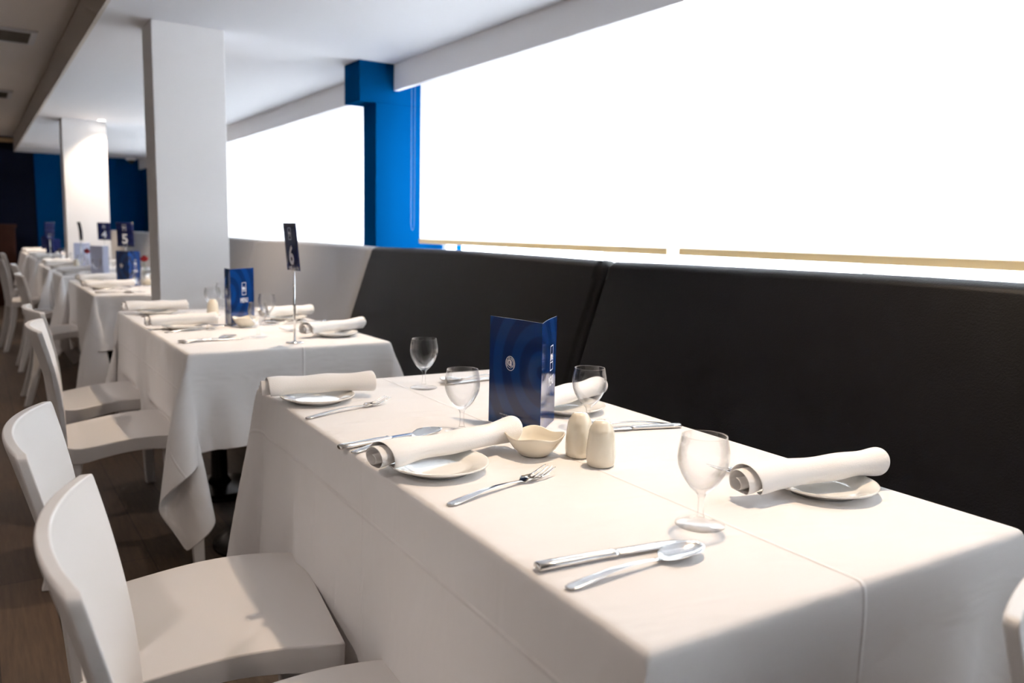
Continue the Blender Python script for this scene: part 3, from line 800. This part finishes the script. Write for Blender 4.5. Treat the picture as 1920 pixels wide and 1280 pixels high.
UPV = (0, 0, 1)
# front table menu: crest side faces the camera on the first panel, logo and MENU on the second
t, p1, p2, a, b = folded_card((.848, 1.163), (.834, 1.318), (.953, 1.261), .21, M['menu'], 'glossy blue folded menu card standing in the middle of the front table')
def out_normal(d, toward=(-1, -1, 0)):
    n = Vector((-d.y, d.x, 0)).normalized()
    return n if n.dot(Vector((0, 0, 0))-Vector((.85, 1.16, 0))) > 0 else -n
na = Vector((-a.y, a.x, 0)).normalized(); na = na if na.dot(Vector((-1, -.1, 0))) > 0 else -na
nb = Vector((-b.y, b.x, 0)).normalized(); nb = nb if nb.dot(Vector((.2, -1, 0))) > 0 else -nb
ra = Vector((0, 0, 1)).cross(na); rb = Vector((0, 0, 1)).cross(nb)      # reading direction as seen from outside
crest(p1, a*.57+na*.0022+Vector((0, 0, .125)), ra, UPV, .0135, M['print'])
for zz, wds in ((.022, (6, 4, 3, 5, 4, 7, 3)), (.015, (4, 2, 3, 7, 5, 3))):
    tot = sum(wds)+len(wds)*.8; x = -tot/2; v = []; f = []
    for w_ in wds:
        x0, x1 = x*.00165, (x+w_)*.00165; x += w_+.8
        k = len(v); c = a*.55+na*.0036+Vector((0, 0, zz)); v += [tuple(c+ra*x0), tuple(c+ra*x1), tuple(c+ra*x1+Vector((0, 0, .0026))), tuple(c+ra*x0+Vector((0, 0, .0026)))]; f.append((k, k+1, k+2, k+3))
    link_mesh('small_print', v, f, M['print_dim'], p1, smooth=False)
def menu_face(p, d, n, r, s=.034):
    logo(p, d*.52+n*.0040+Vector((0, 0, .137)), r, UPV, s*.8, M['print'])
    text_mesh('menu_lettering', 'MENU', .026, M['print'], p, d*.52+n*.0042+Vector((0, 0, .092)), r, UPV, sx=.72)
menu_face(p2, b, nb, rb)
# table six menu: MENU panel faces the camera
t, p1, p2, a, b = folded_card((.797, 3.088), (.795, 3.165), (.915, 3.196), .215, M['menu'], 'glossy blue folded menu card on the table carrying sign six')
na = Vector((-a.y, a.x, 0)).normalized(); na = na if na.x < 0 else -na
nb = Vector((-b.y, b.x, 0)).normalized(); nb = nb if nb.y < 0 else -nb
menu_face(p2, b, nb, Vector((0, 0, 1)).cross(nb)); crest(p1, a*.55+na*.003+Vector((0, 0, .125)), Vector((0, 0, 1)).cross(na), UPV, .0135, M['print'])
# table five menu
t, p1, p2, a, b = folded_card((.778, 5.32), (.724, 5.425), (.862, 5.445), .215, M['menu'], 'blue folded menu card under the number five sign')
na = Vector((-a.y, a.x, 0)).normalized(); na = na if na.y < 0 else -na
nb = Vector((-b.y, b.x, 0)).normalized(); nb = nb if nb.y < 0 else -nb
menu_face(p2, b, nb, Vector((0, 0, 1)).cross(nb)); crest(p1, a*.55+na*.003+Vector((0, 0, .125)), Vector((0, 0, 1)).cross(na), UPV, .0135, M['print'])
folded_card((.815, 6.78), (.74, 6.86), (.87, 6.90), .21, M['paper'], 'pale folded menu card on the short table behind sign five')
folded_card((.80, 7.85), (.72, 7.83), (.86, 7.96), .21, M['paper'], 'pale folded menu card on the table carrying sign four')
folded_card((.72, 9.95), (.66, 10.05), (.80, 10.03), .21, M['sign'], 'dark blue folded menu card on the table behind the far column')
folded_card((.80, 11.9), (.74, 12.0), (.88, 11.98), .21, M['sign'], 'dark folded menu card on the last table before the blue wall')

def table_sign(x, y, num, deg, label, curve=.006):
    """chrome stand on a round foot with a ring clip holding a portrait card; card normal at deg"""
    t = thing('table_number_stand', label, 'sign', (x, y, ZT), math.radians(deg), 'table number signs')
    lathe('base', [(0, 0), (.027, 0), (.0285, .001), (.028, .003), (.012, .0045), (.006, .007), (0, .007)], M['chrome'], t, 32)
    tube('pole', [(0, 0, .005), (0, 0, .232)], [.0042, .0032], M['chrome'], t, 12)
    pts = [(math.cos(q)*.010*0, math.sin(q)*.011, .247+math.cos(q)*.016) for q in [math.pi+2*math.pi*k/20 for k in range(21)]]
    tube('ring_clip', [(-.0035, p[1], p[2]) for p in pts], .0014, M['chrome'], t, 6)
    n = 8; v = []; f = []; w, z0, z1 = .0525, .236, .388
    for i in range(n+1):
        q = i/n
        for j in range(9):
            s = j/8; z = z0+(z1-z0)*s; y_ = -w+2*w*q; xx = curve*math.sin(s*math.pi)-.008*s**2*0
            xx += -.014*s+curve*(2*q-1)**2*.6
            v.append((xx, y_, z))
    for i in range(n):
        for j in range(8): k = i*9+j; f.append((k, k+9, k+10, k+1))
    c = link_mesh('card', v, f, M['sign'], t); s = c.modifiers.new('t', 'SOLIDIFY'); s.thickness = .0006; s.offset = 0
    R = Vector((0, -1, 0))
    if num:
        U_ = Vector((-.08, 0, 1)).normalized()
        text_mesh('number', num, .082, M['print'], c, (-.0062+curve*.5, 0, z0+.045) if False else (-.0055-.0025, 0, z0+.046), R, U_, bold=.0022, sx=.95)
        logo(c, (-.0135, 0, z0+.118), R, U_, .022, M['print'])
    return t
# local -x is the face of the card; deg turns it towards the viewer
table_sign(.86, 2.553, '6', 4, 'dark number six card on a tall chrome stand with ring clip', curve=.0)
table_sign(.80, 5.56, '5', 60, 'dark number five card on a chrome stand with ring clip')
table_sign(.975, 7.95, '4', 80, 'blue number four card on a thin chrome stand')
table_sign(.755, 7.62, '', 8, 'thin edge-on table number card in front of the far white column')
table_sign(.68, 9.75, '', 110, 'dark table number card in front of the blue wall')

# roses in small vases
def vase_proto():
    t = thing('rose_vase', '', 'vase')
    lathe('vase', [(0, 0), (.016, 0), (.018, .01), (.016, .05), (.010, .085), (.013, .10), (.0118, .10), (.009, .085), (.0145, .05), (.0162, .012), (0, .008)], M['glass'], t, 24)
    tube('stem', [(0, 0, .012), (.002, 0, .08), (.004, .001, .15)], .0018, M['stem'], t, 8)
    v = []; f = []; n = 14
    for L_ in range(5):
        r0, z0, z1 = .005+L_*.0052, .150-L_*.001, .185-L_*.0045
        for k in range(n+1):
            a = 2*math.pi*k/n+L_*1.1; w = 1+.12*math.sin(3*a+L_)
            for (rr, z) in ((r0*.35, z0), (r0*.95*w, z0+.012), (r0*.9*w, z1), (r0*1.12*w, z1+.002)):
                v.append((.004+rr*math.cos(a), rr*math.sin(a), z))
        b0 = L_*(n+1)*4
        for k in range(n):
            for j in range(3): q = b0+k*4+j; f.append((q, q+4, q+5, q+1))
    o = link_mesh('rose', v, f, M['rose'], t); s = o.modifiers.new('t', 'SOLIDIFY'); s.thickness = .0008; subsurf(o, 1)
    return t
place('vase', vase_proto, .885, 5.47, ZT, 0, 'glass vase with one red rose beside the menu on the table carrying sign five', 'rose vases')
place('vase', vase_proto, .735, 7.03, ZT, 1, 'glass vase with a red rose on the short table behind sign five', 'rose vases')
place('vase', vase_proto, .875, 7.55, ZT, 2, 'glass vase with a red rose on the table carrying sign four', 'rose vases')
place('vase', vase_proto, .86, 9.75, ZT, 2, 'glass vase with a red rose on the table behind the far column', 'rose vases')
